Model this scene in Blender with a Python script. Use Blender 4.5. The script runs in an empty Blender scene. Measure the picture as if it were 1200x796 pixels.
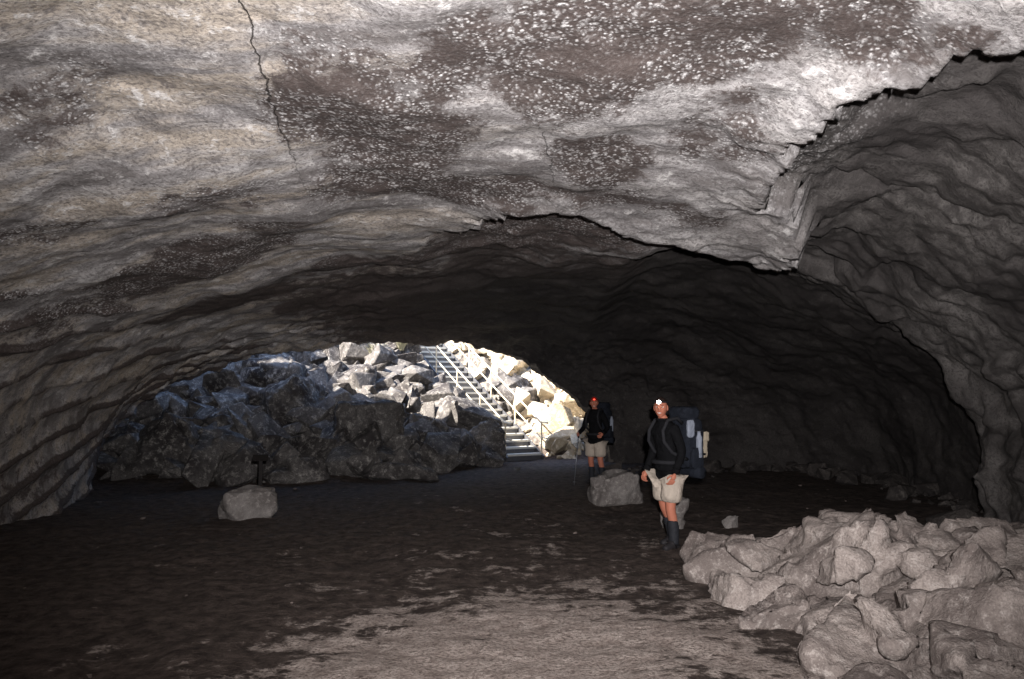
import bpy, bmesh, math, random, time
import numpy as np
from mathutils import Vector, Matrix, noise
T0=time.time()
random.seed(7); np.random.seed(7)
S = bpy.context.scene
COL = S.collection

# ------------------------------------------------------------------ helpers
def link(o):
    COL.objects.link(o); return o

def mesh_obj(name, verts, faces, mat=None, smooth=True, parent=None):
    me = bpy.data.meshes.new(name)
    me.from_pydata([tuple(v) for v in verts], [], [tuple(f) for f in faces])
    me.update()
    if smooth: me.polygons.foreach_set('use_smooth', [True]*len(me.polygons))
    o = bpy.data.objects.new(name, me); link(o)
    if mat:
        for m in (mat if isinstance(mat, (list, tuple)) else [mat]): me.materials.append(m)
    if parent: o.parent = parent
    return o

def grid_obj(name, P, mat, smooth=True):
    ny, nx = P.shape[:2]
    me = bpy.data.meshes.new(name)
    idx = np.arange(ny*nx).reshape(ny, nx)
    f = np.stack([idx[:-1,:-1], idx[:-1,1:], idx[1:,1:], idx[1:,:-1]], -1).reshape(-1,4)
    me.vertices.add(ny*nx); me.vertices.foreach_set('co', P.reshape(-1).astype(np.float32))
    me.loops.add(f.size); me.loops.foreach_set('vertex_index', f.reshape(-1).astype(np.int32))
    me.polygons.add(len(f)); me.polygons.foreach_set('loop_start', (np.arange(len(f))*4).astype(np.int32))
    me.polygons.foreach_set('loop_total', np.full(len(f),4,np.int32))
    me.update(calc_edges=True)
    me.polygons.foreach_set('use_smooth', np.full(len(me.polygons), smooth))
    me.materials.append(mat)
    o = bpy.data.objects.new(name, me); link(o)
    return o

def add_attr(o, name, arr):
    a = o.data.attributes.new(name, 'FLOAT', 'POINT')
    a.data.foreach_set('value', arr.reshape(-1).astype(np.float32))

_r = np.random.RandomState(3)
PERM = _r.permutation(512).astype(np.int64); PERM = np.concatenate([PERM,PERM])
GR = _r.normal(size=(512,3)); GR /= np.linalg.norm(GR,axis=1)[:,None]; GR=GR.astype(np.float32)
def h3(i,j,k): return PERM[(PERM[(PERM[i&511]+j)&511]+k)&511]
def perlin(Q):
    Q=Q.astype(np.float32); I=np.floor(Q).astype(np.int64); f=Q-I
    u=f*f*f*(f*(f*6-15)+10)
    r=0
    for a in(0,1):
        wa=u[:,0] if a else 1-u[:,0]
        for b in(0,1):
            wb=u[:,1] if b else 1-u[:,1]
            for c_ in(0,1):
                wc=u[:,2] if c_ else 1-u[:,2]
                g=GR[h3(I[:,0]+a,I[:,1]+b,I[:,2]+c_)]
                d=g[:,0]*(f[:,0]-a)+g[:,1]*(f[:,1]-b)+g[:,2]*(f[:,2]-c_)
                r=r+wa*wb*wc*d
    return r*1.5
def fbm(P, scale, octv=4, H=0.9, off=0.0):
    Q=P.reshape(-1,3)*scale+off; o=0; amp=1
    for k in range(octv):
        o=o+amp*perlin(Q); Q=Q*2.03+7.7; amp*=2**-H
    return np.asarray(o,dtype=np.float64).reshape(P.shape[:-1])
def facets(Q, warp=.25):
    """per-cell tilted planes (broken rock)"""
    Q=Q+warp*np.stack([perlin(Q*.9+s) for s in(0,17.3,41.1)],-1)
    I=np.floor(Q).astype(np.int64); best=np.full(len(Q),9e9); o=np.zeros(len(Q))
    for a in(-1,0,1):
        for b in(-1,0,1):
            for c_ in(-1,0,1):
                J=I+np.array([a,b,c_]); hh=h3(J[:,0],J[:,1],J[:,2])
                ctr=J+.5+GR[hh]*.45; d=Q-ctr; dd=(d*d).sum(1); m=dd<best
                tl=GR[(hh*7+13)&511]; val=(d*tl).sum(1)
                best=np.where(m,dd,best); o=np.where(m,val,o)
    return o

def sm(a, b, x):
    t = np.clip((x-a)/(b-a), 0, 1); return t*t*(3-2*t)

def bake(o):
    dg = bpy.context.evaluated_depsgraph_get()
    me = bpy.data.meshes.new_from_object(o.evaluated_get(dg))
    o.modifiers.clear(); o.data = me
    return o

# ------------------------------------------------------------------ material builder
class NT:
    def __init__(s, name):
        s.m = bpy.data.materials.new(name); s.m.use_nodes = True
        s.t = s.m.node_tree; s.b = s.t.nodes['Principled BSDF']
        s.b.inputs['Roughness'].default_value = 0.9
        s.b.inputs['Specular IOR Level'].default_value = 0.2
        s.tc = s.t.nodes.new('ShaderNodeTexCoord')
    def n(s, typ, **kw):
        nd = s.t.nodes.new(typ)
        for k, v in kw.items(): setattr(nd, k, v)
        return nd
    def l(s, a, b): s.t.links.new(a, b)
    def put(s, sock, v):
        if isinstance(v, bpy.types.NodeSocket): s.l(v, sock)
        else: sock.default_value = v
    def map(s, scale=(1,1,1), rot=(0,0,0)):
        m = s.n('ShaderNodeMapping'); s.l(s.tc.outputs['Object'], m.inputs[0])
        m.inputs['Scale'].default_value = scale; m.inputs['Rotation'].default_value = rot
        return m.outputs[0]
    def noise(s, scale, detail=4, rough=.6, vec=None):
        x = s.n('ShaderNodeTexNoise'); s.l(vec or s.tc.outputs['Object'], x.inputs['Vector'])
        x.inputs['Scale'].default_value = scale; x.inputs['Detail'].default_value = detail
        x.inputs['Roughness'].default_value = rough
        return x.outputs['Fac']
    def voro(s, scale, feature='F1', vec=None):
        x = s.n('ShaderNodeTexVoronoi', feature=feature); s.l(vec or s.tc.outputs['Object'], x.inputs['Vector'])
        x.inputs['Scale'].default_value = scale
        return x.outputs['Distance']
    def math(s, op, a, b=0.0, c=None, clamp=False):
        x = s.n('ShaderNodeMath', operation=op, use_clamp=clamp)
        s.put(x.inputs[0], a); s.put(x.inputs[1], b)
        if c is not None: s.put(x.inputs[2], c)
        return x.outputs[0]
    def rng(s, v, a, b, c=0., d=1.):
        x = s.n('ShaderNodeMapRange', interpolation_type='SMOOTHSTEP')
        s.put(x.inputs[0], v)
        for i, k in enumerate((a,b,c,d)): x.inputs[i+1].default_value = k
        return x.outputs[0]
    def mix(s, f, a, b):
        x = s.n('ShaderNodeMix', data_type='RGBA'); s.put(x.inputs[0], f)
        for i, v in ((6,a),(7,b)):
            if isinstance(v, tuple): v = (*v[:3], 1)
            s.put(x.inputs[i], v)
        return x.outputs[2]
    def attr(s, name):
        x = s.n('ShaderNodeAttribute', attribute_name=name); return x.outputs['Fac']
    def bump(s, h, strength=.5, dist=.02, prev=None):
        x = s.n('ShaderNodeBump'); x.inputs['Strength'].default_value = strength
        x.inputs['Distance'].default_value = dist; s.l(h, x.inputs['Height'])
        if prev is not None: s.l(prev, x.inputs['Normal'])
        return x.outputs[0]
    def out(s, col, nrm=None, rough=None):
        s.put(s.b.inputs['Base Color'], (*col[:3],1) if isinstance(col, tuple) else col)
        if nrm is not None: s.l(nrm, s.b.inputs['Normal'])
        if rough is not None: s.b.inputs['Roughness'].default_value = rough
        return s.m

def simple_mat(name, c, var=.25, scale=20, rough=.8, metal=0, bump=.3, bd=.01, emis=None, spec=.2):
    t = NT(name); n = t.noise(scale, 3)
    col = t.mix(n, tuple(k*(1-var) for k in c), tuple(min(1,k*(1+var)) for k in c))
    t.b.inputs['Metallic'].default_value = metal
    t.b.inputs['Specular IOR Level'].default_value = spec
    if emis:
        t.b.inputs['Emission Color'].default_value = (*emis[:3],1); t.b.inputs['Emission Strength'].default_value = emis[3]
    return t.out(col, t.bump(n, bump, bd), rough)

def rock_mat(name, dark, mid, pale, scale=2.0, bd=.04, speck=0.0):
    t = NT(name)
    n1 = t.noise(scale, 4, .6); n2 = t.noise(scale*6, 5, .7); n3 = t.noise(scale*30, 4, .7)
    c = t.mix(t.rng(n1, .35, .62), dark, mid)
    c = t.mix(t.rng(n2, .48, .72), c, pale)
    c = t.mix(t.rng(n3, .60, .36, 0, .6), c, dark)
    if speck:
        v = t.voro(scale*22); c = t.mix(t.math('MULTIPLY', t.rng(v, .3, .12), speck), c, pale)
    hh = t.math('MULTIPLY_ADD', n3, .35, n2)
    return t.out(c, t.bump(hh, .9, bd))

def shell_mat():
    t = NT('lava_tube_lining')
    dark = t.attr('dark'); tan = t.attr('tan'); grey = t.attr('grey')
    warp = t.n('ShaderNodeTexNoise'); t.l(t.tc.outputs['Object'], warp.inputs['Vector']); warp.inputs['Scale'].default_value = 2.2; warp.inputs['Detail'].default_value = 4; warp.inputs['Roughness'].default_value=.65
    def warped(k):
        mx = t.n('ShaderNodeVectorMath', operation='MULTIPLY_ADD'); t.l(warp.outputs['Color'], mx.inputs[0]); mx.inputs[1].default_value=(k,k,k); t.l(t.tc.outputs['Object'], mx.inputs[2])
        return mx.outputs[0]
    wv = warped(.25); wv2 = warped(.12)
    n1 = t.noise(.8, 3, .6); n2 = t.noise(5.5, 5, .72, wv); n3 = t.noise(32, 5, .75)
    st = t.noise(1.0, 5, .6, t.map((.5, 2.6, 2.0), (0,0,math.radians(22))))
    pale = t.mix(t.rng(n1, .3, .68), (.25,.238,.242), (.50,.478,.48))
    pale = t.mix(t.math('MULTIPLY', tan, t.rng(st, .42, .62)), pale, (.43,.37,.31))
    pale = t.mix(t.rng(st, .52, .34, 0, .75), pale, (.12,.105,.10))
    pale = t.mix(t.rng(n3, .56, .34, 0, .8), pale, (.12,.108,.105))
    pale = t.mix(t.rng(n2, .54, .68, 0, .85), pale, (.70,.675,.665))
    pale = t.mix(t.rng(n2, .47, .32, 0, .7), pale, (.13,.117,.115))
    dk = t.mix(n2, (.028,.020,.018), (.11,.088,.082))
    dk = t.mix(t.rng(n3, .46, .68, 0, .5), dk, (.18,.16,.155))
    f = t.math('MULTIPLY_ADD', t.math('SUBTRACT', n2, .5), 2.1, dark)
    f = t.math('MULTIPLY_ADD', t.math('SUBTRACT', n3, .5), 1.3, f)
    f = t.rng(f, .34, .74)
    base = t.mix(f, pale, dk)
    gr = t.mix(t.rng(n1,.35,.65), (.050,.044,.043), (.135,.124,.118))
    gr = t.mix(t.rng(n2,.5,.7,0,.7), gr, (.22,.203,.195))
    gr = t.mix(t.rng(n3,.56,.36,0,.8), gr, (.035,.031,.030))
    gr = t.mix(t.math('MULTIPLY', f, .65), gr, (.020,.018,.018))
    base = t.mix(grey, base, gr)
    v1 = t.voro(12.5, 'F1', wv2); v2 = t.voro(31, 'F1', wv2)
    cl = warp.outputs['Fac']
    sp1 = t.math('MULTIPLY', t.rng(v1, .46, .10), t.rng(cl, .45, .58))
    sp2 = t.math('MULTIPLY', t.rng(v2, .52, .12), t.rng(cl, .38, .52))
    sp = t.math('MAXIMUM', sp1, sp2)
    sp = t.math('MULTIPLY', sp, t.rng(n3, .36, .56))
    sp = t.math('MULTIPLY', sp, t.attr('speck'), clamp=True)
    base = t.mix(sp, base, (.64,.62,.62))
    sep = t.n('ShaderNodeSeparateXYZ'); t.l(t.tc.outputs['Object'], sep.inputs[0])
    X, Y, Z = sep.outputs
    wobble = t.math('SUBTRACT', warp.outputs['Fac'], .5)
    def crack(a, b, y0, y1, w, amp):
        d = t.math('ABSOLUTE', t.math('MULTIPLY_ADD', wobble, amp, t.math('SUBTRACT', X, t.math('MULTIPLY_ADD', Y, b, a))))
        k = t.rng(d, w, w*.2)
        k = t.math('MULTIPLY', k, t.rng(Y, y0, y0+.15)); return t.math('MULTIPLY', k, t.rng(Y, y1, y1-2.0))
    cr = t.math('MAXIMUM', crack(-1.12, -.11, 3.0, 7.6, .008, .22), t.math('MULTIPLY', crack(-.55, .13, 5.8, 8.4, .007, .35), .6))
    cr = t.math('MULTIPLY', cr, t.rng(Z, 2.4, 2.6))
    base = t.mix(t.math('MULTIPLY', cr, .85), base, (.03,.025,.022))
    hb = t.math('MULTIPLY_ADD', n3, .45, n2)
    hb = t.math('MULTIPLY_ADD', sp, .25, hb)
    hb = t.math('MULTIPLY_ADD', cr, -.8, hb)
    return t.out(base, t.bump(hb, .8, .035), .88)

def floor_mat():
    t = NT('cave_floor_dirt')
    pale = t.attr('pale'); pit = t.attr('pit')
    n1 = t.noise(1.5, 4, .65); n2 = t.noise(7, 5, .7); n3 = t.noise(40, 4, .75)
    d = t.mix(t.rng(n2,.3,.7), (.028,.020,.0175), (.10,.077,.067))
    d = t.mix(t.rng(n3,.58,.72,0,.6), d, (.16,.13,.118))
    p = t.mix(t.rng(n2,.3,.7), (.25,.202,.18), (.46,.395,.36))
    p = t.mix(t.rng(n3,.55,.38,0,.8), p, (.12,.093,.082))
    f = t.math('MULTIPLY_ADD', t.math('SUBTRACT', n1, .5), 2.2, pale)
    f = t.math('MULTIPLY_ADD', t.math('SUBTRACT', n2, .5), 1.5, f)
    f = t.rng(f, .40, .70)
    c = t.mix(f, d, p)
    r = t.mix(t.rng(n2,.35,.65), (.07,.06,.055), (.24,.215,.19))
    c = t.mix(pit, c, r)
    hh = t.math('MULTIPLY_ADD', n3, .4, n2); hh = t.math('MULTIPLY_ADD', f, .3, hh)
    return t.out(c, t.bump(hh, 1.0, .045), .92)

M_shell = shell_mat(); M_floor = floor_mat()
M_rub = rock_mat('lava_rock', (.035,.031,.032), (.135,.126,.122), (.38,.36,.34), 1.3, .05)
M_lit = rock_mat('sunlit_lava_rock', (.30,.25,.18), (.58,.50,.38), (.74,.68,.58), 1.3, .04)  # lava rock copy with sunlight's brightness and warmth painted into its colour
M_out = rock_mat('pale_breakdown_rock', (.155,.128,.118), (.34,.292,.268), (.50,.445,.415), 1.9, .035, .3)
M_bould = rock_mat('grey_boulder_rock', (.13,.115,.11), (.26,.24,.23), (.38,.35,.33), 3.0, .025)
M_cliff = rock_mat('cliff_rock', (.08,.07,.065), (.20,.18,.16), (.33,.30,.26), .8, .08)

# ------------------------------------------------------------------ cave shell
ky = [-5, 0, 4, 8, 10.7, 11.3, 12.2, 14, 17, 19, 20.2, 20.8, 21.25]
kxL= [-5.8,-6.1,-6.3,-6.5,-6.85,-6.95,-7.0,-7.4,-8.1,-8.6,-9.0,-9.3,-9.3]
kxR= [4.5,5.0,5.3,6.0,6.25,6.95,7.5,7.8,7.9,7.1,5.2,3.6,2.45]
kxc= [-.3,-.3,-.3,-.4,-.5,-.6,-.6,-.8,-1.3,-1.8,-2.0,-2.1,-2.1]
kH = [4.4,4.4,4.25,3.82,3.65,3.74,3.76,3.62,3.48,3.38,3.32,3.28,3.27]
kn = [2.6,2.6,2.6,2.6,2.5,2.45,2.4,2.4,2.3,2.2,2.15,2.15,2.15]
ys = np.concatenate([np.arange(-5,3.4,.15), np.arange(3.4,10.6,.032), np.arange(10.6,12.6,.04), np.arange(12.6,19,.07), np.arange(19,20.2,.035), np.arange(20.2,21.26,.015)])
NU = 520
def mouth_shift(x): return 3.0*sm(-1.0,-5.5,x)
th = np.linspace(0, math.pi, NU)
yg = ys[:,None]*np.ones((1,NU))
ip = lambda k: np.interp(ys, ky, k)[:,None]
xL, xR, xc, H, nn = map(ip, (kxL,kxR,kxc,kH,kn))
c = np.cos(th)[None,:]; s_ = np.sin(th)[None,:]
w = np.where(c>0, xc-xL, xR-xc)
nn = nn*np.ones_like(c) - .25*sm(18.5,20.8,yg)*(c<0)*sm(0,.25,-c)
ex = 2/nn
px = xc - np.sign(c)*w*np.abs(c)**ex
pz = H*np.abs(s_)**ex - .12
P = np.stack([px, yg, pz], -1)
nx = -np.sign(c)*np.abs(c)**(2-ex)/w; nz = np.abs(s_)**(2-ex)/H
nl = np.sqrt(nx**2+nz**2)+1e-6
N = np.stack([nx/nl, 0*nx, nz/nl], -1)
poly = np.array([(4.6,-6),(3.6,2.0),(2.75,4.1),(2.35,5.0),(2.28,5.35),(2.02,5.85),(2.2,6.4),(2.32,7.1),(2.62,7.5),(3.02,8.0),(3.12,8.6),(2.98,9.2),(2.75,9.3),(2.5,8.95),(2.1,8.8),(1.5,8.5),(.9,8.2),(.34,7.95),(-.2,8.2),(-.6,8.9),(-1.6,10.5),(-3.2,13.0),(-6,16),(-14,18),(-14,-6)])
jx = fbm(P, 1.7, 5,.6)*.17; jy = fbm(P, 1.7, 5,.6, off=31.3)*.17
qx = px+jx; qy = yg+jy
dmin = np.full(px.shape, 1e9); inside = np.zeros(px.shape, bool)
for i in range(len(poly)):
    a = poly[i]; b = poly[(i+1)%len(poly)]; e = b-a
    tt = np.clip(((qx-a[0])*e[0]+(qy-a[1])*e[1])/(e@e),0,1)
    dmin = np.minimum(dmin, np.hypot(qx-a[0]-tt*e[0], qy-a[1]-tt*e[1]))
    cond = ((a[1]>qy)!=(b[1]>qy)) & (qx < (b[0]-a[0])*(qy-a[1])/(b[1]-a[1]+1e-12)+a[0])
    inside ^= cond
sd = np.where(inside, -dmin, dmin)
out = sm(0, .06, sd)
ledge = (.22+.38*sm(1.6,2.4,px))*sm(-2.0,-.2,px)
ledge = ledge*(.55+.45*sm(0,.8,sd)) * sm(.6,1.8,pz) * (1-.55*sm(3.2,5.2,px))
disp = out*ledge*sm(20.5,16,yg)
lip = -0.11*np.exp(-(sd/.28)**2)*(sd<0)*sm(-1.2,0,px)*sm(2,3,pz)
disp += lip
big = fbm(P, .38, 3, off=5.0)*.16; med = fbm(P, 1.2, 4, off=9.0)*.045; fine = fbm(P, 5.5, 3, off=2.0)*.010
fade = sm(21.4, 20.0, yg)*.6+.4
rough_ = 1+.9*out
disp += (big+med*rough_)*fade+fine*rough_
disp += fbm(P*np.array([1,.4,1]), 1.6, 4, .7, off=70)*.12*sm(18.5,20.5,yg)+.04*sm(19,20.5,yg)
rip = np.sin((yg*1.0+px*.55)*2.6+fbm(P,.4,3,off=77)*3.5)
disp += rip*.012*sm(1.5,-1.5,px)*sm(1.6,2.6,pz)*sm(16,12,yg)
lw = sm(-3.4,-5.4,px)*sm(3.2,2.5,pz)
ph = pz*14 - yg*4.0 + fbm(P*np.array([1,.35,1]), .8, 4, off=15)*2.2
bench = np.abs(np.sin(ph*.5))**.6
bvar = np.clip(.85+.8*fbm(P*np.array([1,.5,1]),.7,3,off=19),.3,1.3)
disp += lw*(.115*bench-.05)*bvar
rw = out*sm(1.6,2.4,px)*sm(17,10.5,yg)
mask = rw>.01
Q = P[mask]*np.array([1,.8,1.15])
fl = facets(Q*1.15,.35)*.17+facets(Q*2.9+5,.35)*.05
tmp = np.zeros(px.shape); tmp[mask] = fl
for _ in range(2):
    tmp[1:-1,1:-1] = (tmp[1:-1,1:-1]*2+tmp[:-2,1:-1]+tmp[2:,1:-1]+tmp[1:-1,:-2]+tmp[1:-1,2:])/6
disp += tmp*rw*(.4+.6*sm(.1,1.0,sd))
dr = sm(4.6,5.6,px)*sm(2.8,1.6,pz)*sm(6,8,yg)*sm(12.5,11,yg)
disp += dr*.06*np.sin(yg*5+fbm(P,1.1,3,off=3)*4)
P = P + N*disp[...,None]
P[...,1] += fbm(P,1.1,3,off=50)*.10*sm(21.2,19,yg)
ms = mouth_shift(P[...,0])*sm(13,21,yg)
P[...,1] -= ms
P[...,2] -= ms*.045*sm(1.2,2.5,P[...,2])
shell = grid_obj('cave_ceiling', P, M_shell)
patches = [(-1.05,6.1,.72,1.2,-.1,1),(-.35,5.1,.38,.42,.3,.9),(.45,5.15,.55,.85,0,1.05),(1.2,4.95,.5,.7,.2,1),(2.0,4.5,.6,.4,0,1),
 (-.75,7.4,1.15,.6,.15,.95),(.78,6.7,.42,.6,0,.95),(-3.6,9.1,1.5,.75,-.35,1.0),(-4.1,11.6,1.1,.75,-.2,1.1),(-3.1,13.3,.8,.7,0,1.1),
 (-3.2,5.4,.5,.35,0,.6),(-1.9,10.8,1.2,.5,-.3,1.0),(.6,4.0,.6,.5,0,1),(-2.6,3.8,.6,.4,0,.6),(1.6,6.0,.4,.6,0,.65),(.9,7.6,.9,.35,0,.7),(1.9,7.9,.5,.4,0,.65),(-2.5,8.2,.6,.3,-.3,.7),
 (-4.6,7.0,.9,.35,-.2,.6),(-3.0,7.2,.8,.25,-.3,.6),(-5.3,9.3,.9,.6,0,.6)]
dk = np.zeros(px.shape)
wx = px+fbm(P,1.1,4,off=60)*.26; wy = yg+fbm(P,1.1,4,off=90)*.36
for (cx,cy,rx,ry,ro,k) in patches:
    dx=wx-cx; dy=wy-cy; u=(dx*math.cos(ro)+dy*math.sin(ro))/rx; v=(-dx*math.sin(ro)+dy*math.cos(ro))/ry
    r=np.sqrt(u*u+v*v); dk = np.maximum(dk, k*sm(1.40,.55,r))
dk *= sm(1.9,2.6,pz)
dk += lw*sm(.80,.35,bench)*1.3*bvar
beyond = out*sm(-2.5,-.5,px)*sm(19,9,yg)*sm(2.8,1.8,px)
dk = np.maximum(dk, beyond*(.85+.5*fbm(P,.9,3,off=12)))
far = sm(9.0,13.5,yg)*sm(-5.5,-2.5,px); dk = np.maximum(dk, far*.95)  # far tunnel painted darker, standing in for flash lost over distance
dk = np.maximum(dk, rw*(.45+.4*fbm(P,1.0,3,off=44)))  # right wall colour darkened to imitate the weaker flash there
dk = np.maximum(dk, (.45+.3*fbm(P*np.array([1,.4,1]),1.1,3,off=46))*sm(2.6,1.0,pz)*sm(-3,-5,px))  # shade painted low on the left wall, outside the flash's reach
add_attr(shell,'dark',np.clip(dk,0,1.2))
add_attr(shell,'grey',np.clip(np.maximum(out*sm(1.7,2.3,px), sm(10,15,yg)*sm(-3,0,px)),0,1)*.94)  # flash falloff put into the colour of the right recess and far tunnel
add_attr(shell,'tan',np.clip(sm(1,-2,px)*.8+.15,0,1))
add_attr(shell,'speck',np.clip(sm(3.2,2.0,px)*sm(2,2.8,pz)*(.25+.75*sm(.1,.6,dk))*sm(12,8,yg),0,1))
rear = [(float(a),-4.98,float(b)) for a,b in zip(P[0,:,0],P[0,:,2])]
rear.append((0,-4.98,-.3))
mesh_obj('cave_rear_wall', rear, [(i,i+1,len(rear)-1) for i in range(len(rear)-2)], M_cliff)
print('shell',time.time()-T0)

# ------------------------------------------------------------------ ground
TOPZ=5.7
def capz(x): return TOPZ+2.4*sm(-8.6,-10.5,x)  # unseen left rim raised to keep sun off the left rubble
SD = np.array([-.545,.838]); SB = np.array([.35,22.0]); SP = np.array([.838,.545]); SL = .577
def terrain(x, y):
    ysr = np.interp(x,[-12,-3.5,-1.2,.3,3],[17.8,18.6,20.8,22.4,22.4])
    ys0 = np.interp(x,[-12,-3.5,-1.2,.3,3],[15.4,16.2,19.6,22.0,22.4])
    sl = np.interp(x,[-12,-4,-1,3],[.38,.42,.46,.50])
    R = sl*np.maximum(0,y-ysr)+.14*np.clip(y-ys0,0,3)
    R = R + np.maximum(0,x-3.2)*1.1*sm(21.3,23,y) + np.maximum(0,-9.0-x)*4.5*sm(18.1,19.2,y)  # left pit wall steepened for the shadow it casts
    s = (x-SB[0])*SD[0]+(y-SB[1])*SD[1]; p = (x-SB[0])*SP[0]+(y-SB[1])*SP[1]
    k = sm(1.5,.8,np.abs(p))*sm(-1.5,0,s)*sm(12,10,s)
    R = R*(1-k)+np.minimum(R, np.maximum(0,SL*s-.25))*k
    return np.minimum(R, capz(x)), k
def Rz_at(x,y): return float(terrain(np.array([float(x)]),np.array([float(y)]))[0][0])
def spread(a, b, n, p=1.7): return a+(b-a)*np.linspace(0,1,n)**p
xs = np.concatenate([spread(-16,-400,14,3)[::-1][:-1], np.arange(-16,-7,.2), np.arange(-7,7,.055), np.arange(7,16,.2), spread(16,400,14,3)])
yy = np.concatenate([np.arange(-6,3.5,.2), np.arange(3.5,13,.055), np.arange(13,24,.1), np.arange(24,46,.2), spread(46,500,14,3)])
X, Y = np.meshgrid(xs, yy)
R, kst = terrain(X, Y)
G = np.stack([X,Y,0*X],-1)
pitm = sm(.05,.6,R)
near = sm(20,14,np.abs(X))
h = fbm(G,.35,3,off=4)*.06+fbm(G,1.6,4,off=8)*.028+fbm(G,7,3,off=1)*.012
h = h*near + pitm*(fbm(G,.9,4,off=21)*.30)*near*(1-kst)
G[...,2] = R+h
ground = grid_obj('ground', G, M_floor)
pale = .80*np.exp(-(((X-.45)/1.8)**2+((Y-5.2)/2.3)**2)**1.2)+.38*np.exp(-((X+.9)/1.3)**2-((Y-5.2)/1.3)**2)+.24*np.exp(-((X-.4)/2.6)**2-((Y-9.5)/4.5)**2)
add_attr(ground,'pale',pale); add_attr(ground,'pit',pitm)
yy2 = np.concatenate([-spread(10,400,10,3)[::-1], np.arange(-8,21.01,.5)])
X2,Y2 = np.meshgrid(np.concatenate([spread(-16,-400,12,3)[::-1][:-1], np.arange(-16,16,.5), spread(16,400,12,3)]), yy2)
G2 = np.stack([X2,Y2-mouth_shift(X2)*sm(8,21,Y2),capz(X2)],-1); G2[...,2]+= fbm(G2,.3,3)*.2+.05
top = grid_obj('hillside', G2, M_floor)
add_attr(top,'pale',0*X2); add_attr(top,'pit',0*X2+1)
cxs = np.arange(-17,17.01,.08)
o_x = P[-1,:,0]; o_z = P[-1,:,2]
order = np.argsort(o_x)
base = np.interp(cxs, o_x[order], o_z[order], left=-.4, right=-.4)
tv = np.linspace(0,1,50)
CP = np.zeros((50,len(cxs),3))
for j,t_ in enumerate(tv):
    CP[j,:,0]=cxs; CP[j,:,2]=base+(capz(cxs)+.2-base)*t_; CP[j,:,1]=21.18-mouth_shift(cxs)
nz_ = fbm(CP,.8,4,off=40)*.40
CP[...,1] += (nz_*np.minimum(1,tv*6)[:,None]) - .2*tv[:,None]
grid_obj('cliff_face', CP, M_cliff)
print('ground',time.time()-T0)

# ------------------------------------------------------------------ rocks
U = random.uniform
def hull(n=16, box=.6):
    bm = bmesh.new()
    for _ in range(n):
        v = Vector([U(-1,1) for _ in range(3)])
        m = max(abs(k) for k in v)
        v = (v/m)*box+v.normalized()*(1-box); v *= U(.8,1)*.5
        bm.verts.new(v)
    bmesh.ops.convex_hull(bm, input=bm.verts)
    bmesh.ops.delete(bm, geom=[e for e in bm.verts if not e.link_faces], context='VERTS')
    return bm
def hull_data(bm):
    bm.verts.index_update()
    return [v.co.copy() for v in bm.verts], [[v.index for v in f.verts] for f in bm.faces]
PROTO=[]
for i in range(36):
    bm=hull(random.choice((8,10,12,16)),U(.4,.9)); bmesh.ops.bevel(bm,geom=bm.edges[:],offset=.018,segments=1,affect='EDGES')
    v,f=hull_data(bm); bm.free(); PROTO.append((np.array([tuple(q) for q in v]),f))
def merged_rocks(name, items, mat, voxel=None, amp=.02, nscale=4, fac=1.0):
    V=[];F=[];k=0
    for (ctr,size,rot,n) in items:
        if voxel:
            bm=hull(n); v,f=hull_data(bm); bm.free(); v=np.array([tuple(q) for q in v])
        else: v,f=random.choice(PROTO)
        v=v*np.array(size)
        Mx=np.array(Matrix.Rotation(rot[2],3,'Z')@Matrix.Rotation(rot[1],3,'Y')@Matrix.Rotation(rot[0],3,'X'))
        V.append(v@Mx.T+np.array(ctr)); F+=[[i+k for i in ff] for ff in f]; k+=len(v)
    V=np.concatenate(V)
    o = mesh_obj(name,V.tolist(),F,mat,False)
    if voxel:
        m = o.modifiers.new('r','REMESH'); m.mode='VOXEL'; m.voxel_size=voxel; m.use_smooth_shade=True
        bake(o); me=o.data
        if not me.materials: me.materials.append(mat)
        n=len(me.vertices); co=np.zeros(n*3); me.vertices.foreach_get('co',co); co=co.reshape(-1,3)
        nr=np.zeros(n*3,dtype=np.float32); me.vertex_normals.foreach_get('vector',nr); nr=nr.reshape(-1,3)
        a=fbm(co,nscale,4)*amp*.8+(facets(co*nscale*.55,.1)*amp*1.6+facets(co*nscale*1.6+9,.1)*amp*.6)*fac
        co=co+nr*a[:,None]; me.vertices.foreach_set('co',co.reshape(-1))
        me.polygons.foreach_set('use_smooth',[True]*len(me.polygons)); me.update()
    return o
rs=random.getstate(); random.seed(58)
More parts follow.
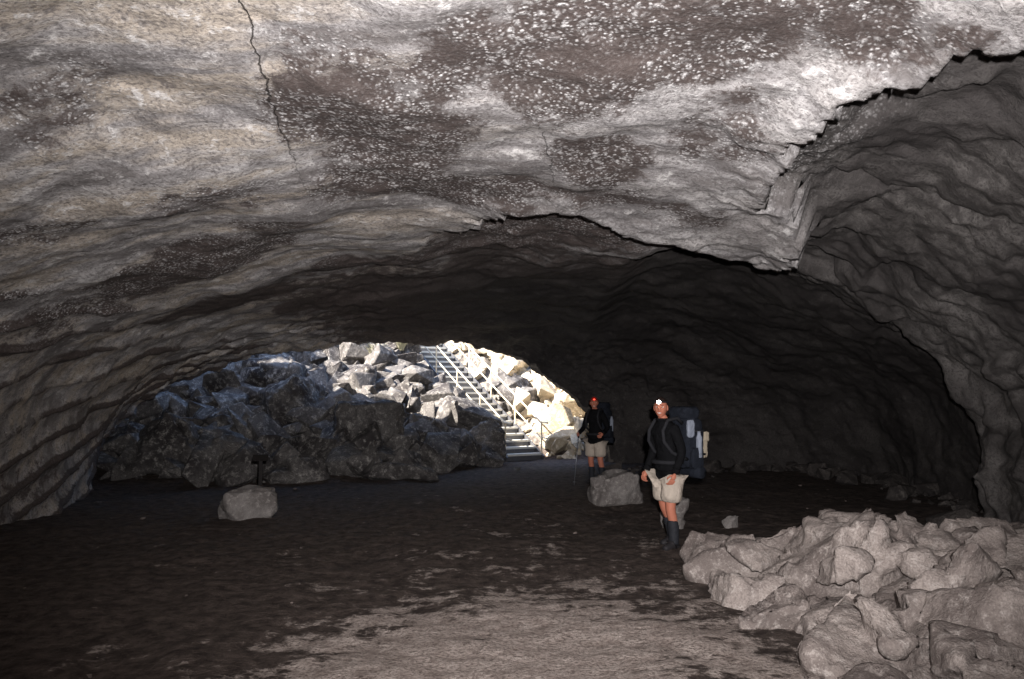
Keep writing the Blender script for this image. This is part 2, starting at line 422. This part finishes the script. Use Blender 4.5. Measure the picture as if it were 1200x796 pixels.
items=[((2.85,6.75,.14),(1.7,1.6,1.5),(.1,.30,.3),14),((2.4,7.6,.06),(1.3,1.4,1.1),(.1,-.2,.8),14),((2.7,5.85,.04),(1.6,1.6,1.15),(.3,.35,.2),14),
 ((2.35,5.1,-.08),(1.3,1.4,.8),(.2,.35,-.3),14),((3.3,5.4,.03),(1.8,1.8,1.1),(-.2,.2,.9),14),((3.95,6.3,.08),(1.6,1.6,1.15),(.2,-.3,.1),14),
 ((3.35,7.1,.12),(1.5,1.5,1.25),(.3,.1,.5),14),((2.05,6.2,-.02),(.8,.9,.6),(.1,.4,.4),12),((4.5,7.4,.06),(1.5,1.4,1.1),(.2,.3,.7),14),
 ((3.0,4.5,-.05),(1.8,1.4,.72),(.2,.1,.1),14),((4.1,5.2,.03),(1.5,1.6,1.0),(.1,.2,.4),14),((1.98,6.95,-.02),(.8,.8,.55),(0,.3,1),12),((2.2,8.2,-.02),(1.0,1.0,.75),(.2,.3,.2),12),
 ((2.6,8.8,-.02),(.9,.8,.5),(.1,.2,.2),12),((5.2,8.4,.05),(1.5,1.4,.95),(.1,.2,.7),14),((5.1,6.6,.05),(1.6,1.6,1.1),(.1,.3,.3),14),((2.15,4.7,-.08),(1.0,1.0,.5),(.1,.1,.4),12),
 ((3.6,8.3,.0),(1.2,1.1,.8),(.1,-.1,.2),12)]
for _ in range(26):
    x=U(2.1,4.6); y=U(4.7,8.0); e_=max(0,1-((x-3.1)/1.5)**2-((y-6.5)/2.2)**2)
    s1=U(.3,.75); items.append(((x,y,.12+.42*e_),(s1*1.3,s1,s1*.6),(U(-.5,.5),U(-.1,.6),U(0,6)),10))
merged_rocks('rock_outcrop', items, M_out, .022, .06, 2.1)
random.setstate(rs)
def boulder(x,y,z,sz,rot=0,mat=M_bould,n=13,vox=.035,amp=.035):
    return merged_rocks('boulder',[((x,y,z+Rz_at(x,y)),sz,(U(-.15,.15),U(-.15,.15),rot),n)],mat,vox,amp,2.5)
boulder(-3.78,11.7,.14,(.92,.72,.68),.2,n=18)
boulder(1.72,13.3,.15,(1.05,.75,.76),.3,n=22)
boulder(2.30,11.2,.10,(.70,.6,.6),.9)
boulder(2.95,10.9,.05,(.28,.25,.26),.4,vox=.02,amp=.015)
boulder(-3.5,18.9,.55,(2.1,1.6,1.7),.4,M_rub,14,.05,.06)
boulder(-.85,20.7,.45,(1.7,1.4,1.5),.1,M_rub,14,.05,.06)
boulder(-2.4,17.2,.10,(2.0,1.3,.46),.2,M_rub,14,.04,.03)
boulder(-4.4,16.6,.12,(1.4,1.1,.7),.7,M_rub,14,.04,.04)
boulder(-5.4,19.9,.5,(2.0,1.7,1.8),.5,M_rub,14,.05,.06)
boulder(-7.4,17.3,.5,(1.9,1.6,1.5),.2,M_rub,14,.05,.06)
boulder(-5.9,16.8,.35,(1.5,1.2,1.0),1.0,M_rub,14,.05,.06)
boulder(-6.4,21.6,.5,(2.2,1.8,1.6),.5,M_rub,14,.05,.06)
boulder(-2.2,20.4,.3,(1.5,1.3,1.1),1.5,M_rub,14,.05,.06)
boulder(-4.4,22.0,.3,(1.6,1.3,1.2),2.5,M_rub,14,.05,.06)
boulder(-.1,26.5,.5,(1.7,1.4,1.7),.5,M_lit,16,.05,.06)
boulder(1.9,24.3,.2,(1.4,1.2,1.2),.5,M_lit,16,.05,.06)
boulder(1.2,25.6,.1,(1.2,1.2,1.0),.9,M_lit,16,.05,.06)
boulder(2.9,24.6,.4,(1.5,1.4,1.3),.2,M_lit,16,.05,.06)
def rubble(name, n, x0,x1,y0,y1, smin,smax, mat, pw=2.4, cond=None):
    xs_=np.random.uniform(x0,x1,n*8); ys_=np.random.uniform(y0,y1,n*8); Rr,_=terrain(xs_,ys_); it=[]
    for x,y,R_ in zip(xs_,ys_,Rr):
        if len(it)>=n: break
        if R_>TOPZ-.1 or (R_<.02 and U(0,1)>.02): continue
        if x<-1 and y<18.5-mouth_shift(x)*.2 and U(0,1)>.42: continue
        sz=smin+(smax-smin)*U(0,1)**pw
        p=(x-SB[0])*SP[0]+(y-SB[1])*SP[1]; s=(x-SB[0])*SD[0]+(y-SB[1])*SD[1]
        if s>-.5 and abs(p)<.72+sz*.5: continue
        if cond and not cond(x,y): continue
        it.append(((x,y,R_+sz*U(.05,.40)),(sz*U(.8,1.6),sz*U(.6,1.2),sz*U(.4,1.0)),(U(-.8,.8),U(-.8,.8),U(0,6.3)),12))
    return merged_rocks(name,it,mat)
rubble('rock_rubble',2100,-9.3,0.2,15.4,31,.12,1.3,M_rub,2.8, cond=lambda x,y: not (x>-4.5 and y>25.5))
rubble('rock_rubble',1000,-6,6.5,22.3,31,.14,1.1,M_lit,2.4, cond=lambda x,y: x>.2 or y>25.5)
it=[]
for _ in range(110):
    x=U(-6,6); y=U(4.2,17); s_z=.012+.05*U(0,1)**2
    it.append(((x,y,s_z*.1),(s_z*1.3,s_z,s_z*.7),(0,0,U(0,6)),9))
M_grav=simple_mat('gravel_stone',(.13,.105,.095),.4,12)
merged_rocks('gravel',it,M_grav)
it=[]
for _ in range(90):
    y=U(8.5,19.5); xr=float(np.interp(y,ky,kxR)); x=xr-abs(random.gauss(0,.55))-.1; s_z=.08+.5*U(0,1)**3
    it.append(((x,y,s_z*.1),(s_z*1.3,s_z,s_z*.8),(U(-.3,.3),U(-.3,.3),U(0,6)),12))
for _ in range(50):
    x=U(2.3,7); y=19.6-(x-2.3)*.15-abs(random.gauss(0,.5)); s_z=.1+.5*U(0,1)**3
    it.append(((x,y,s_z*.1),(s_z*1.3,s_z,s_z*.8),(U(-.3,.3),U(-.3,.3),U(0,6)),12))
M_deb = rock_mat('dark_lava_rock', (.03,.026,.026), (.08,.07,.065), (.15,.135,.125), 1.3, .05)
merged_rocks('wall_debris',it,M_deb)
print('rocks',time.time()-T0)

# ------------------------------------------------------------------ primitive helpers
def box_geo(c, sz, R=None):
    v=[Vector((sx*sz[0]/2,sy*sz[1]/2,sz_*sz[2]/2)) for sx in(-1,1) for sy in(-1,1) for sz_ in(-1,1)]
    if R is not None: v=[R@q for q in v]
    v=[q+Vector(c) for q in v]
    return v,[(0,1,3,2),(4,6,7,5),(0,4,5,1),(2,3,7,6),(0,2,6,4),(1,5,7,3)]
def tube_geo(pts, r, seg=8):
    V=[];F=[]; pts=[Vector(p) for p in pts]
    rs = r if isinstance(r,(list,tuple)) else [r]*len(pts)
    for i,p in enumerate(pts):
        d=(pts[min(i+1,len(pts)-1)]-pts[max(i-1,0)]).normalized()
        a=d.orthogonal().normalized() if i==0 else (a-d*a.dot(d)).normalized()
        b=d.cross(a)
        for k in range(seg):
            t=2*math.pi*k/seg; V.append(p+(a*math.cos(t)+b*math.sin(t))*rs[i])
    for i in range(len(pts)-1):
        for k in range(seg):
            F.append((i*seg+k,i*seg+(k+1)%seg,(i+1)*seg+(k+1)%seg,(i+1)*seg+k))
    F.append(tuple(range(seg))[::-1]); F.append(tuple(range((len(pts)-1)*seg,len(pts)*seg)))
    return V,F
class Acc:
    def __init__(s): s.V=[];s.F=[]
    def add(s,vf):
        k=len(s.V); s.V+=list(vf[0]); s.F+=[tuple(i+k for i in f) for f in vf[1]]
    def obj(s,name,mat,parent=None,smooth=False): return mesh_obj(name,s.V,s.F,mat,smooth,parent)
def empty(name,loc=(0,0,0),rz=0):
    e=bpy.data.objects.new(name,None); link(e); e.location=loc; e.rotation_euler=(0,0,rz); e.empty_display_size=.2; return e

# ------------------------------------------------------------------ stairs
M_tread=simple_mat('stair_concrete',(.50,.48,.43),.2,15,.8,0,.3,.005)
M_steel=simple_mat('stair_steel',(.12,.12,.13),.25,20,.45,.4,.1,.002)
M_rail=simple_mat('galvanised_rail',(.55,.48,.36),.12,30,.5,.1,.1,.002)
st=empty('staircase')
A=Acc(); B=Acc(); Cc=Acc()
d3=Vector((SD[0],SD[1],0)).normalized(); p3=Vector((SP[0],SP[1],0)).normalized()
b3=Vector((SB[0],SB[1],0.02)); Rz=Matrix(((p3.x,d3.x,0),(p3.y,d3.y,0),(0,0,1)))
rise=.17; run=rise/SL; ns=33; W=1.2
for i in range(ns):
    c_=b3+d3*(run*(i+.5))+Vector((0,0,rise*(i+1)-.03))
    A.add(box_geo(c_,(W-.09,run+.03,.055),Rz))
    B.add(box_geo(c_+d3*(-run*.5+.035)+Vector((0,0,-.095)),(W-.1,.012,.13),Rz))
for sgn in(-1,1):
    a=b3+p3*(sgn*W/2)
    L=ns*run; ang=math.atan(SL)
    Rs=Rz@Matrix.Rotation(ang,3,'X')
    B.add(box_geo(a+d3*(L/2)+Vector((0,0,SL*L/2-.02)),(.045,L/math.cos(ang),.26),Rs))
    for hgt,rr in((.95,.026),(.52,.02)):
        pts=[a+d3*(-.25)+Vector((0,0,hgt+.05)), a+d3*.1+Vector((0,0,hgt+.08)), a+d3*L+Vector((0,0,SL*L+hgt)), a+d3*(L+1.2)+Vector((0,0,SL*L+hgt))]
        Cc.add(tube_geo(pts,rr))
    k=0.05
    while k<L+1:
        z=SL*min(k,L); q=a+d3*k
        Cc.add(tube_geo([q+Vector((0,0,z-.1)),q+Vector((0,0,z+.97))],.022)); k+=1.35
A.add(box_geo(b3+d3*(ns*run+.65)+Vector((0,0,ns*rise-.03)),(W-.09,1.3,.06),Rz))
A.obj('treads',M_tread,st); B.obj('stringers_and_risers',M_steel,st); Cc.obj('handrails',M_rail,st)

# ------------------------------------------------------------------ trail sign by the left boulder
M_wood=simple_mat('dark_post',(.012,.010,.010),.3,20)
sg=empty('trail_sign',(-3.80,12.15,0),.2)
a=Acc(); a.add(box_geo((0,0,.42),(.05,.05,.86))); a.obj('post',M_wood,sg)
a=Acc(); a.add(box_geo((0,-.06,.83),(.22,.02,.12),Matrix.Rotation(-.9,3,'X'))); a.add(box_geo((0,-.02,.81),(.10,.06,.05))); a.obj('panel',M_wood,sg)

def shrub(x,y,z,r,n,mat):
    V=[];F=[]
    for _ in range(n):
        an=U(0,6.28); t_=U(.1,.9); L=r*U(.6,1.2); b0=Vector((x+U(-.1,.1)*r,y+U(-.1,.1)*r,z))
        d=Vector((math.cos(an)*t_,math.sin(an)*t_,1)).normalized(); sd_=Vector((-math.sin(an),math.cos(an),0))*.012
        m_=b0+d*L*.6; e_=b0+d*L+Vector((math.cos(an)*.2*L,math.sin(an)*.2*L,-.12*L))
        k=len(V); V+=[b0-sd_,b0+sd_,m_+sd_*.8,m_-sd_*.8,e_]; F+=[(k,k+1,k+2,k+3),(k+3,k+2,k+4)]
    return mesh_obj('dry_shrub',V,F,mat,False)
M_gr=simple_mat('dry_grass',(.36,.34,.24),.3,8)
for (x,y,r) in((-4.0,23.4,.7),(-5.6,24.4,.6),(-4.8,23.8,.6),(-3.4,24.4,.6)):
    shrub(x,y,Rz_at(x,y)+.3,r,160,M_gr)

# ------------------------------------------------------------------ people
def skin_obj(name, vs, es, root, mats, parent, lev=2, fn=None, floor=None):
    me=bpy.data.meshes.new(name); me.from_pydata([v[0] for v in vs],es,[]); o=bpy.data.objects.new(name,me); link(o)
    m=o.modifiers.new('k','SKIN'); m.use_smooth_shade=True; m.branch_smoothing=.3
    sv=me.skin_vertices[0].data
    for i,v in enumerate(vs): sv[i].radius=v[1] if isinstance(v[1],tuple) else (v[1],v[1]); sv[i].use_root=(i==root)
    s=o.modifiers.new('s','SUBSURF'); s.levels=lev; s.render_levels=lev
    bake(o); me=o.data
    if floor is not None:
        for v in me.vertices: v.co.z=max(v.co.z,floor)
    me.materials.clear()
    for mm in mats: me.materials.append(mm)
    for p in me.polygons:
        p.use_smooth=True
        if fn: p.material_index=fn(p.center)
    o.parent=parent; return o

M_skin=simple_mat('skin',(.42,.155,.10),.10,30,.55,0,.1,.002)
M_black=simple_mat('black_jacket',(.007,.007,.008),.5,14,1.0,0,1.0,.03,spec=.05)
M_short=simple_mat('beige_shorts',(.42,.36,.305),.15,10,.9,0,1.0,.035,spec=.1)
M_boot=simple_mat('boot_leather',(.022,.020,.022),.3,30,.6)
M_gait=simple_mat('gaiter',(.020,.021,.026),.4,30,.7,0,.6,.01)
M_hair=simple_mat('hair',(.02,.012,.01),.4,60,.6,0,.8,.01)
M_red=simple_mat('red_cap',(.45,.02,.015),.2,30,.6)
M_packd=simple_mat('pack_black_blue',(.012,.014,.020),.5,14,.9,0,.9,.02,spec=.1)
M_packg=simple_mat('pack_grey_panel',(.20,.22,.27),.25,15,.7,0,.8,.02)
M_mat_=simple_mat('tan_roll',(.30,.255,.195),.2,15,.8,0,.5,.01)
M_lamp=simple_mat('headlamp_lens',(.9,.9,.9),.02,5,.3,emis=(1,.98,.94,30))
M_lampr=simple_mat('red_headlamp_lens',(.9,.1,.08),.02,5,.3,emis=(1,.08,.04,2.0))
M_white=simple_mat('teeth_and_eye_white',(.75,.72,.68),.03,5,.4)
M_lip=simple_mat('lips',(.35,.10,.08),.1,5,.5)
M_pole=simple_mat('trekking_pole',(.25,.25,.27),.1,20,.35,.7)
M_strap=simple_mat('strap',(.02,.02,.023),.3,20,.9,spec=.1)

def ell(c, r, seg=16, ring=10, R=None):
    V=[];F=[]
    for i in range(ring+1):
        ph=math.pi*i/ring
        for k in range(seg):
            t=2*math.pi*k/seg; q=Vector((r[0]*math.sin(ph)*math.cos(t),r[1]*math.sin(ph)*math.sin(t),r[2]*math.cos(ph)))
            if R is not None: q=R@q
            V.append(q+Vector(c))
    for i in range(ring):
        for k in range(seg): F.append((i*seg+k,(i+1)*seg+k,(i+1)*seg+(k+1)%seg,i*seg+(k+1)%seg))
    return V,F

def head(parent, yaw, tilt, lamp, cap, loc, smile=True):
    hd=bpy.data.objects.new('head',None); link(hd); hd.parent=parent; hd.location=loc; hd.rotation_euler=(tilt,0,yaw)
    bm=bmesh.new(); bmesh.ops.create_icosphere(bm,subdivisions=4,radius=1)
    for v in bm.verts:
        x,y,z=v.co
        X_=x*.076; Y_=y*.096; Z_=z*.118
        if z<-.1:
            k=(-z-.1)/.9; X_*=1-.28*k; Y_*= (1-.12*k) if y<0 else (1-.45*k)
        if y<0:
            n=math.exp(-((X_/.013)**2))*math.exp(-(((Z_+.018)/.026)**2)); Y_-=.024*n
            n=math.exp(-((X_/.008)**2))*math.exp(-(((Z_-.01)/.022)**2)); Y_-=.010*n
            for sx in(-1,1):
                Y_+=.012*math.exp(-(((X_-sx*.031)/.016)**2+((Z_-.008)/.012)**2))
                Y_-=.006*math.exp(-(((X_-sx*.042)/.02)**2+((Z_+.028)/.02)**2))
            Y_-=.006*math.exp(-((Z_-.030)/.010)**2)*math.exp(-(X_/.05)**2)
            Y_-=.010*math.exp(-((Z_+.10)/.02)**2)*math.exp(-(X_/.025)**2)
        v.co=(X_,Y_,Z_)
    V,F=hull_data(bm); bm.free()
    mesh_obj('face',V,F,M_skin,True,hd)
    a=Acc()
    for sx in(-1,1): a.add(ell((sx*.076,.008,-.002),(.010,.018,.032)))
    a.obj('ears',M_skin,hd,True)
    a=Acc(); b=Acc()
    for sx in(-1,1):
        a.add(ell((sx*.031,-.076,.008),(.013,.010,.008))); b.add(ell((sx*.031,-.085,.008),(.006,.004,.006)))
        b.add(ell((sx*.032,-.092,.032),(.017,.005,.004)))
    if smile: a.add(ell((0,-.0865,-.058),(.020,.008,.006)))
    a.obj('eye_whites_and_teeth',M_white,hd,True); b.obj('pupils_and_brows',M_hair,hd,True)
    a=Acc(); a.add(ell((0,-.084,-.050),(.025,.010,.004))); a.add(ell((0,-.083,-.066),(.021,.010,.005))); a.obj('lips',M_lip,hd,True)
    bm=bmesh.new(); bmesh.ops.create_icosphere(bm,subdivisions=4,radius=1)
    dl=[]
    for v in bm.verts:
        x,y,z=v.co
        lim = .42 if y<-.2 else (.42-(y+.2)*1.25)
        if z<max(lim,-.45): dl.append(v)
        q=Vector((x*.083,y*.104+.002,z*.126+.002))
        if not cap: q+=q.normalized()*noise.noise(q*60)*.004
        v.co=q
    bmesh.ops.delete(bm,geom=dl,context='VERTS')
    V,F=hull_data(bm); bm.free()
    mesh_obj('cap' if cap else 'hair',V,F,M_red if cap else M_hair,True,hd)
    if cap:
        a=Acc(); a.add(ell((0,-.12,.060),(.062,.058,.007),16,8,Matrix.Rotation(.15,3,'X'))); a.obj('cap_brim',M_red,hd,True)
    pts=[(math.cos(t)*.086,math.sin(t)*.108,.066) for t in np.linspace(0,2*math.pi,33)]
    a=Acc(); a.add(tube_geo(pts,.008,6)); a.add(box_geo((0,-.118,.068),(.05,.03,.036))); a.obj('headlamp_strap',M_strap,hd)
    a=Acc(); a.add(ell((0,-.136,.068),(.023,.012,.020))); a.obj('headlamp_lens',lamp,hd,True)
    return hd

def hand(parent, wrist, fwd, side, palmn, curl=.5):
    f=Vector(fwd).normalized(); s=Vector(side); s=(s-f*s.dot(f)).normalized(); p=f.cross(s).normalized()
    if p.dot(Vector(palmn))<0: p=-p
    w=Vector(wrist); L=lambda a,b,c: tuple(w+f*a+s*b+p*c)
    vs=[(L(-.02,0,0),.027),(L(.03,.0,0),.030),(L(.075,.018,.002),.020),(L(.075,-.018,.002),.019)]
    skin_obj('palm',vs,[(0,1),(1,2),(1,3)],0,[M_skin],parent,2)
    for j,(off,ln) in enumerate(((.032,.072),(.011,.080),(-.010,.075),(-.031,.060))):
        pt=[(L(.065,off*.9,0),.0095)]; ang=0; a_=.085; c_=.002
        for k,fr in enumerate((.42,.33,.25)):
            pt.append((L(a_,off,c_),.0092-k*.0008))
            ang+=curl*(1.0+.1*j); a_+=math.cos(ang)*ln*fr; c_+=math.sin(ang)*ln*fr
        pt.append((L(a_,off,c_),.0068))
        skin_obj('finger_%d'%(j+1),pt,[(i,i+1) for i in range(4)],0,[M_skin],parent,1)
    pt=[(L(.02,.022,.004),.013),(L(.045,.045,.015),.0115),(L(.066,.052,.030),.010),(L(.085,.045,.042),.0075)]
    skin_obj('thumb',pt,[(0,1),(1,2),(2,3)],0,[M_skin],parent,1)

def rounded_box(c, sz, n=10, R=None):
    bm=bmesh.new(); bmesh.ops.create_cube(bm,size=2); bmesh.ops.subdivide_edges(bm,edges=bm.edges[:],cuts=n,use_grid_fill=True)
    for v in bm.verts:
        q=v.co.copy(); m=(abs(q.x)**5+abs(q.y)**5+abs(q.z)**5)**.2; q=q/m
        q*=1+noise.noise(q*2.7+Vector(c)*3)*.10
        v.co=Vector((q.x*sz[0]/2,q.y*sz[1]/2,q.z*sz[2]/2))
    V,F=hull_data(bm); bm.free()
    if R is not None: V=[R@v for v in V]
    return [v+Vector(c) for v in V],F

def person(loc, yaw, headyaw, tilt, armL, armR, lamp, cap, pole, legs, light_pack, hfwd=0.0):
    e=empty('hiker',loc,yaw)
    eL,wL_=armL; eR,wR_=armR
    kL,aL,kR,aR=legs
    vs=[((0,0,.94),(.15,.115)),((0,.0,1.08),(.145,.11)),((0,-.01-hfwd*.4,1.26),(.17,.125)),((0,-hfwd*.6,1.39),(.12,.09)),((0,-.005-hfwd*.8,1.475),.058),((0,-.015-hfwd,1.56),.052),
        ((.175,-hfwd*.6,1.39),.072),(eL,.055),(wL_,.036),((-.175,-hfwd*.6,1.39),.072),(eR,.055),(wR_,.036),
        ((.095,0,.86),.10),(kL,.060),(((kL[0]+aL[0])/2,(kL[1]+aL[1])/2+.02,.33),.056),(aL,.042),
        ((-.095,0,.86),.10),(kR,.060),(((kR[0]+aR[0])/2,(kR[1]+aR[1])/2+.02,.33),.056),(aR,.042)]
    es=[(0,1),(1,2),(2,3),(3,4),(4,5),(3,6),(6,7),(7,8),(3,9),(9,10),(10,11),(0,12),(12,13),(13,14),(14,15),(0,16),(16,17),(17,18),(18,19)]
    def fn(cn): return 1 if (cn.z>1.485 or cn.z<.70) else 0
    skin_obj('body',vs,es,0,[M_black,M_skin],e,2,fn)
    a=Acc(); a.add(tube_geo([(math.cos(t)*.07,math.sin(t)*.07-.005-hfwd*.85,1.485) for t in np.linspace(0,2*math.pi,20)],.018,8)); a.obj('collar',M_black,e,True)
    hv=[((0,0,1.02),(.17,.135)),((0,0,.93),(.185,.15)),((0,0,.88),(.188,.152))]
    skin_obj('jacket_hem',hv,[(0,1),(1,2)],0,[M_black],e,2)
    def mid(k,f): return (k[0]*f+.1*(1-f)*(1 if k[0]>0 else -1), k[1]*f, .86+(k[2]-.86)*f)
    sv=[((0,0,.92),(.175,.14)),(mid(kL,.12),.132),(mid(kL,.55),.13),(mid(kL,.88),.14),(mid(kR,.12),.132),(mid(kR,.55),.13),(mid(kR,.88),.14)]
    skin_obj('shorts',sv,[(0,1),(1,2),(2,3),(0,4),(4,5),(5,6)],0,[M_short],e,2)
    for k_,a_ in((kL,aL),(kR,aR)):
        up=Vector(a_)+(Vector(k_)-Vector(a_))*.72; m_=Vector(a_)+(Vector(k_)-Vector(a_))*.45+Vector((0,.02,0))
        skin_obj('gaiter',[(tuple(up),.068),(tuple(m_),.070),(tuple(a_),.060),((a_[0],a_[1],.07),.066)],[(0,1),(1,2),(2,3)],0,[M_gait],e,2)
        sx=1 if a_[0]>0 else -1
        skin_obj('boot',[((a_[0],a_[1]+.01,.10),.056),((a_[0],a_[1]+.035,.045),.050),((a_[0]+sx*.012,a_[1]-.09,.05),(.05,.052)),((a_[0]+sx*.02,a_[1]-.175,.04),(.045,.040))],[(0,1),(0,2),(2,3)],0,[M_boot],e,2,None,.0)
    head(e,headyaw,tilt,lamp,cap,(0,-.02-hfwd*1.1,1.62))
    for side,(el_,wr_) in((1,armL),(-1,armR)):
        d=Vector(wr_)-Vector(el_)
        ce=Vector(wr_)-d.normalized()*.02
        a=Acc(); a.add(tube_geo([ce-d.normalized()*.05,ce+d.normalized()*.015],[.043,.041],14)); a.obj('cuff',M_black,e,True)
        if pole and side==pole:
            hand(e,wr_,d+Vector((0,-.02,0)),(0,0,1) if abs(d.normalized().z)<.7 else (0,-1,.2),(-side,0,0),1.0)
            g=Vector(wr_)+d.normalized()*.075+Vector((-side*.030,0,0))
            a=Acc(); a.add(tube_geo([g+Vector((0,.01,.08)),g+Vector((0,0,-.06))],.016,10)); a.obj('pole_grip',M_strap,e,True)
            tip=Vector((g.x+side*.05,g.y-.10,.0))
            a=Acc(); a.add(tube_geo([g+Vector((0,0,-.05)),(g+tip)/2,tip],[.009,.008,.005],8)); a.add(ell(tip+Vector((0,0,.06)),(.03,.03,.006))); a.obj('trekking_pole_shaft',M_pole,e,True)
        else:
            hand(e,wr_,d,(0,-1,0),(-side,0,0),.42)
    a=Acc(); a.add(rounded_box((0,.27,1.22),(.36,.26,.62))); a.add(rounded_box((0,.25,1.56),(.32,.25,.15))); a.obj('backpack_body',M_packd,e,True)
    a=Acc(); a.add(rounded_box((0,.405,1.2),(.25,.09,.40)))
    b=Acc()
    for sx in(-1,1):
        a.add(rounded_box((sx*.19,.27,1.04),(.08,.17,.24)))
        b.add(tube_geo([(sx*.205,.30,1.05),(sx*.205,.30,1.28),(sx*.205,.30,1.31),(sx*.205,.30,1.35)],[.036,.036,.022,.020],12))
    a.obj('backpack_pockets',M_packd,e,True)
    b.add(rounded_box((0,.455,1.25),(.16,.03,.26)))
    if light_pack: b.add(rounded_box((.178,.20,1.38),(.035,.10,.20)))
    b.obj('water_bottles_and_panel',M_packg,e,True)
    a=Acc()
    a.add(tube_geo([(-.24,.30,.88),(-.1,.31,.875),(.1,.31,.875),(.24,.30,.88)],.07,14))
    a.obj('sleeping_mat',M_packd,e,True)
    if light_pack:
        a=Acc(); a.add(rounded_box((.02,.50,1.14),(.12,.10,.22))); a.add(rounded_box((.05,.52,1.28),(.09,.08,.12))); a.obj('hanging_stuff_sack',M_mat_,e,True)
    a=Acc()
    for sx in(-1,1):
        a.add(tube_geo([(sx*.09,.15,1.44),(sx*.105,.06,1.505),(sx*.115,-.05-hfwd*.6,1.475),(sx*.125,-.125-hfwd*.6,1.36),(sx*.14,-.135-hfwd*.4,1.24),(sx*.165,-.07,1.12),(sx*.17,.08,1.05),(sx*.15,.17,1.03)],.020,8))
    a.add(tube_geo([(math.cos(t)*.185,math.sin(t)*.15,1.0) for t in np.linspace(0,2*math.pi,25)],.024,8))
    for zz in(1.35,1.08): a.add(tube_geo([(-.185,.2,zz),(-.19,.38,zz),(-.13,.46,zz),(.13,.46,zz),(.19,.38,zz),(.185,.2,zz)],.010,6))
    a.obj('backpack_straps',M_strap,e,True)
    return e

person((1.80,9.3,.0), math.radians(-62), math.radians(42), math.radians(0),
       ((.265,.0,1.12),(.25,-.10,.88)), ((-.255,.0,1.12),(-.22,-.14,.88)), M_lamp, False, 0,
       ((.11,-.06,.48),(.12,-.02,.10),(-.11,.03,.48),(-.14,.18,.10)), True, .06)
person((1.68,16.1,.0), math.radians(-35), math.radians(30), 0,
       ((.27,.02,1.13),(.27,-.20,1.02)), ((-.27,.02,1.13),(-.27,-.20,1.02)), M_lampr, True, -1,
       ((.12,-.03,.48),(.13,.03,.10),(-.11,-.01,.48),(-.13,.06,.10)), False, .03)
print('people',time.time()-T0)

# ------------------------------------------------------------------ lights
world=bpy.data.worlds.new('World'); S.world=world; world.use_nodes=True
wt=world.node_tree; bg=wt.nodes['Background']; sky=wt.nodes.new('ShaderNodeTexSky'); sky.sky_type='NISHITA'
EL=math.radians(42); hx,hy=.84,.54
sky.sun_disc=False; sky.sun_elevation=EL; sky.sun_rotation=math.atan2(-hx,-hy)%(2*math.pi)
wt.links.new(sky.outputs[0],bg.inputs['Color']); bg.inputs['Strength'].default_value=.85
sl=bpy.data.lights.new('sun','SUN'); sl.energy=26; sl.angle=math.radians(.5); sl.color=(1,.92,.80)
so=bpy.data.objects.new('sun',sl); link(so); so.location=(-20,-20,40)
so.rotation_euler=Vector((hx*math.cos(EL),hy*math.cos(EL),-math.sin(EL))).to_track_quat('-Z','Y').to_euler()
fl_=bpy.data.lights.new('camera_flash','SPOT'); fl_.energy=4500; fl_.spot_size=math.radians(96); fl_.spot_blend=1.0; fl_.shadow_soft_size=.03; fl_.color=(1,.965,.955)
fo=bpy.data.objects.new('camera_flash',fl_); link(fo); fo.location=(.10,-.02,1.92)
fo.rotation_euler=Vector((.04,1,.22)).to_track_quat('-Z','Y').to_euler()

# ------------------------------------------------------------------ camera
cam=bpy.data.cameras.new('camera'); co=bpy.data.objects.new('camera',cam); link(co)
co.location=(0,0,1.75); co.rotation_euler=(math.radians(94.1),0,0); cam.lens=28; cam.sensor_width=36; cam.clip_end=2000; cam.clip_start=.05
S.camera=co
S.view_settings.view_transform='Standard'; S.view_settings.look='None'; S.view_settings.exposure=0
print('done',time.time()-T0)
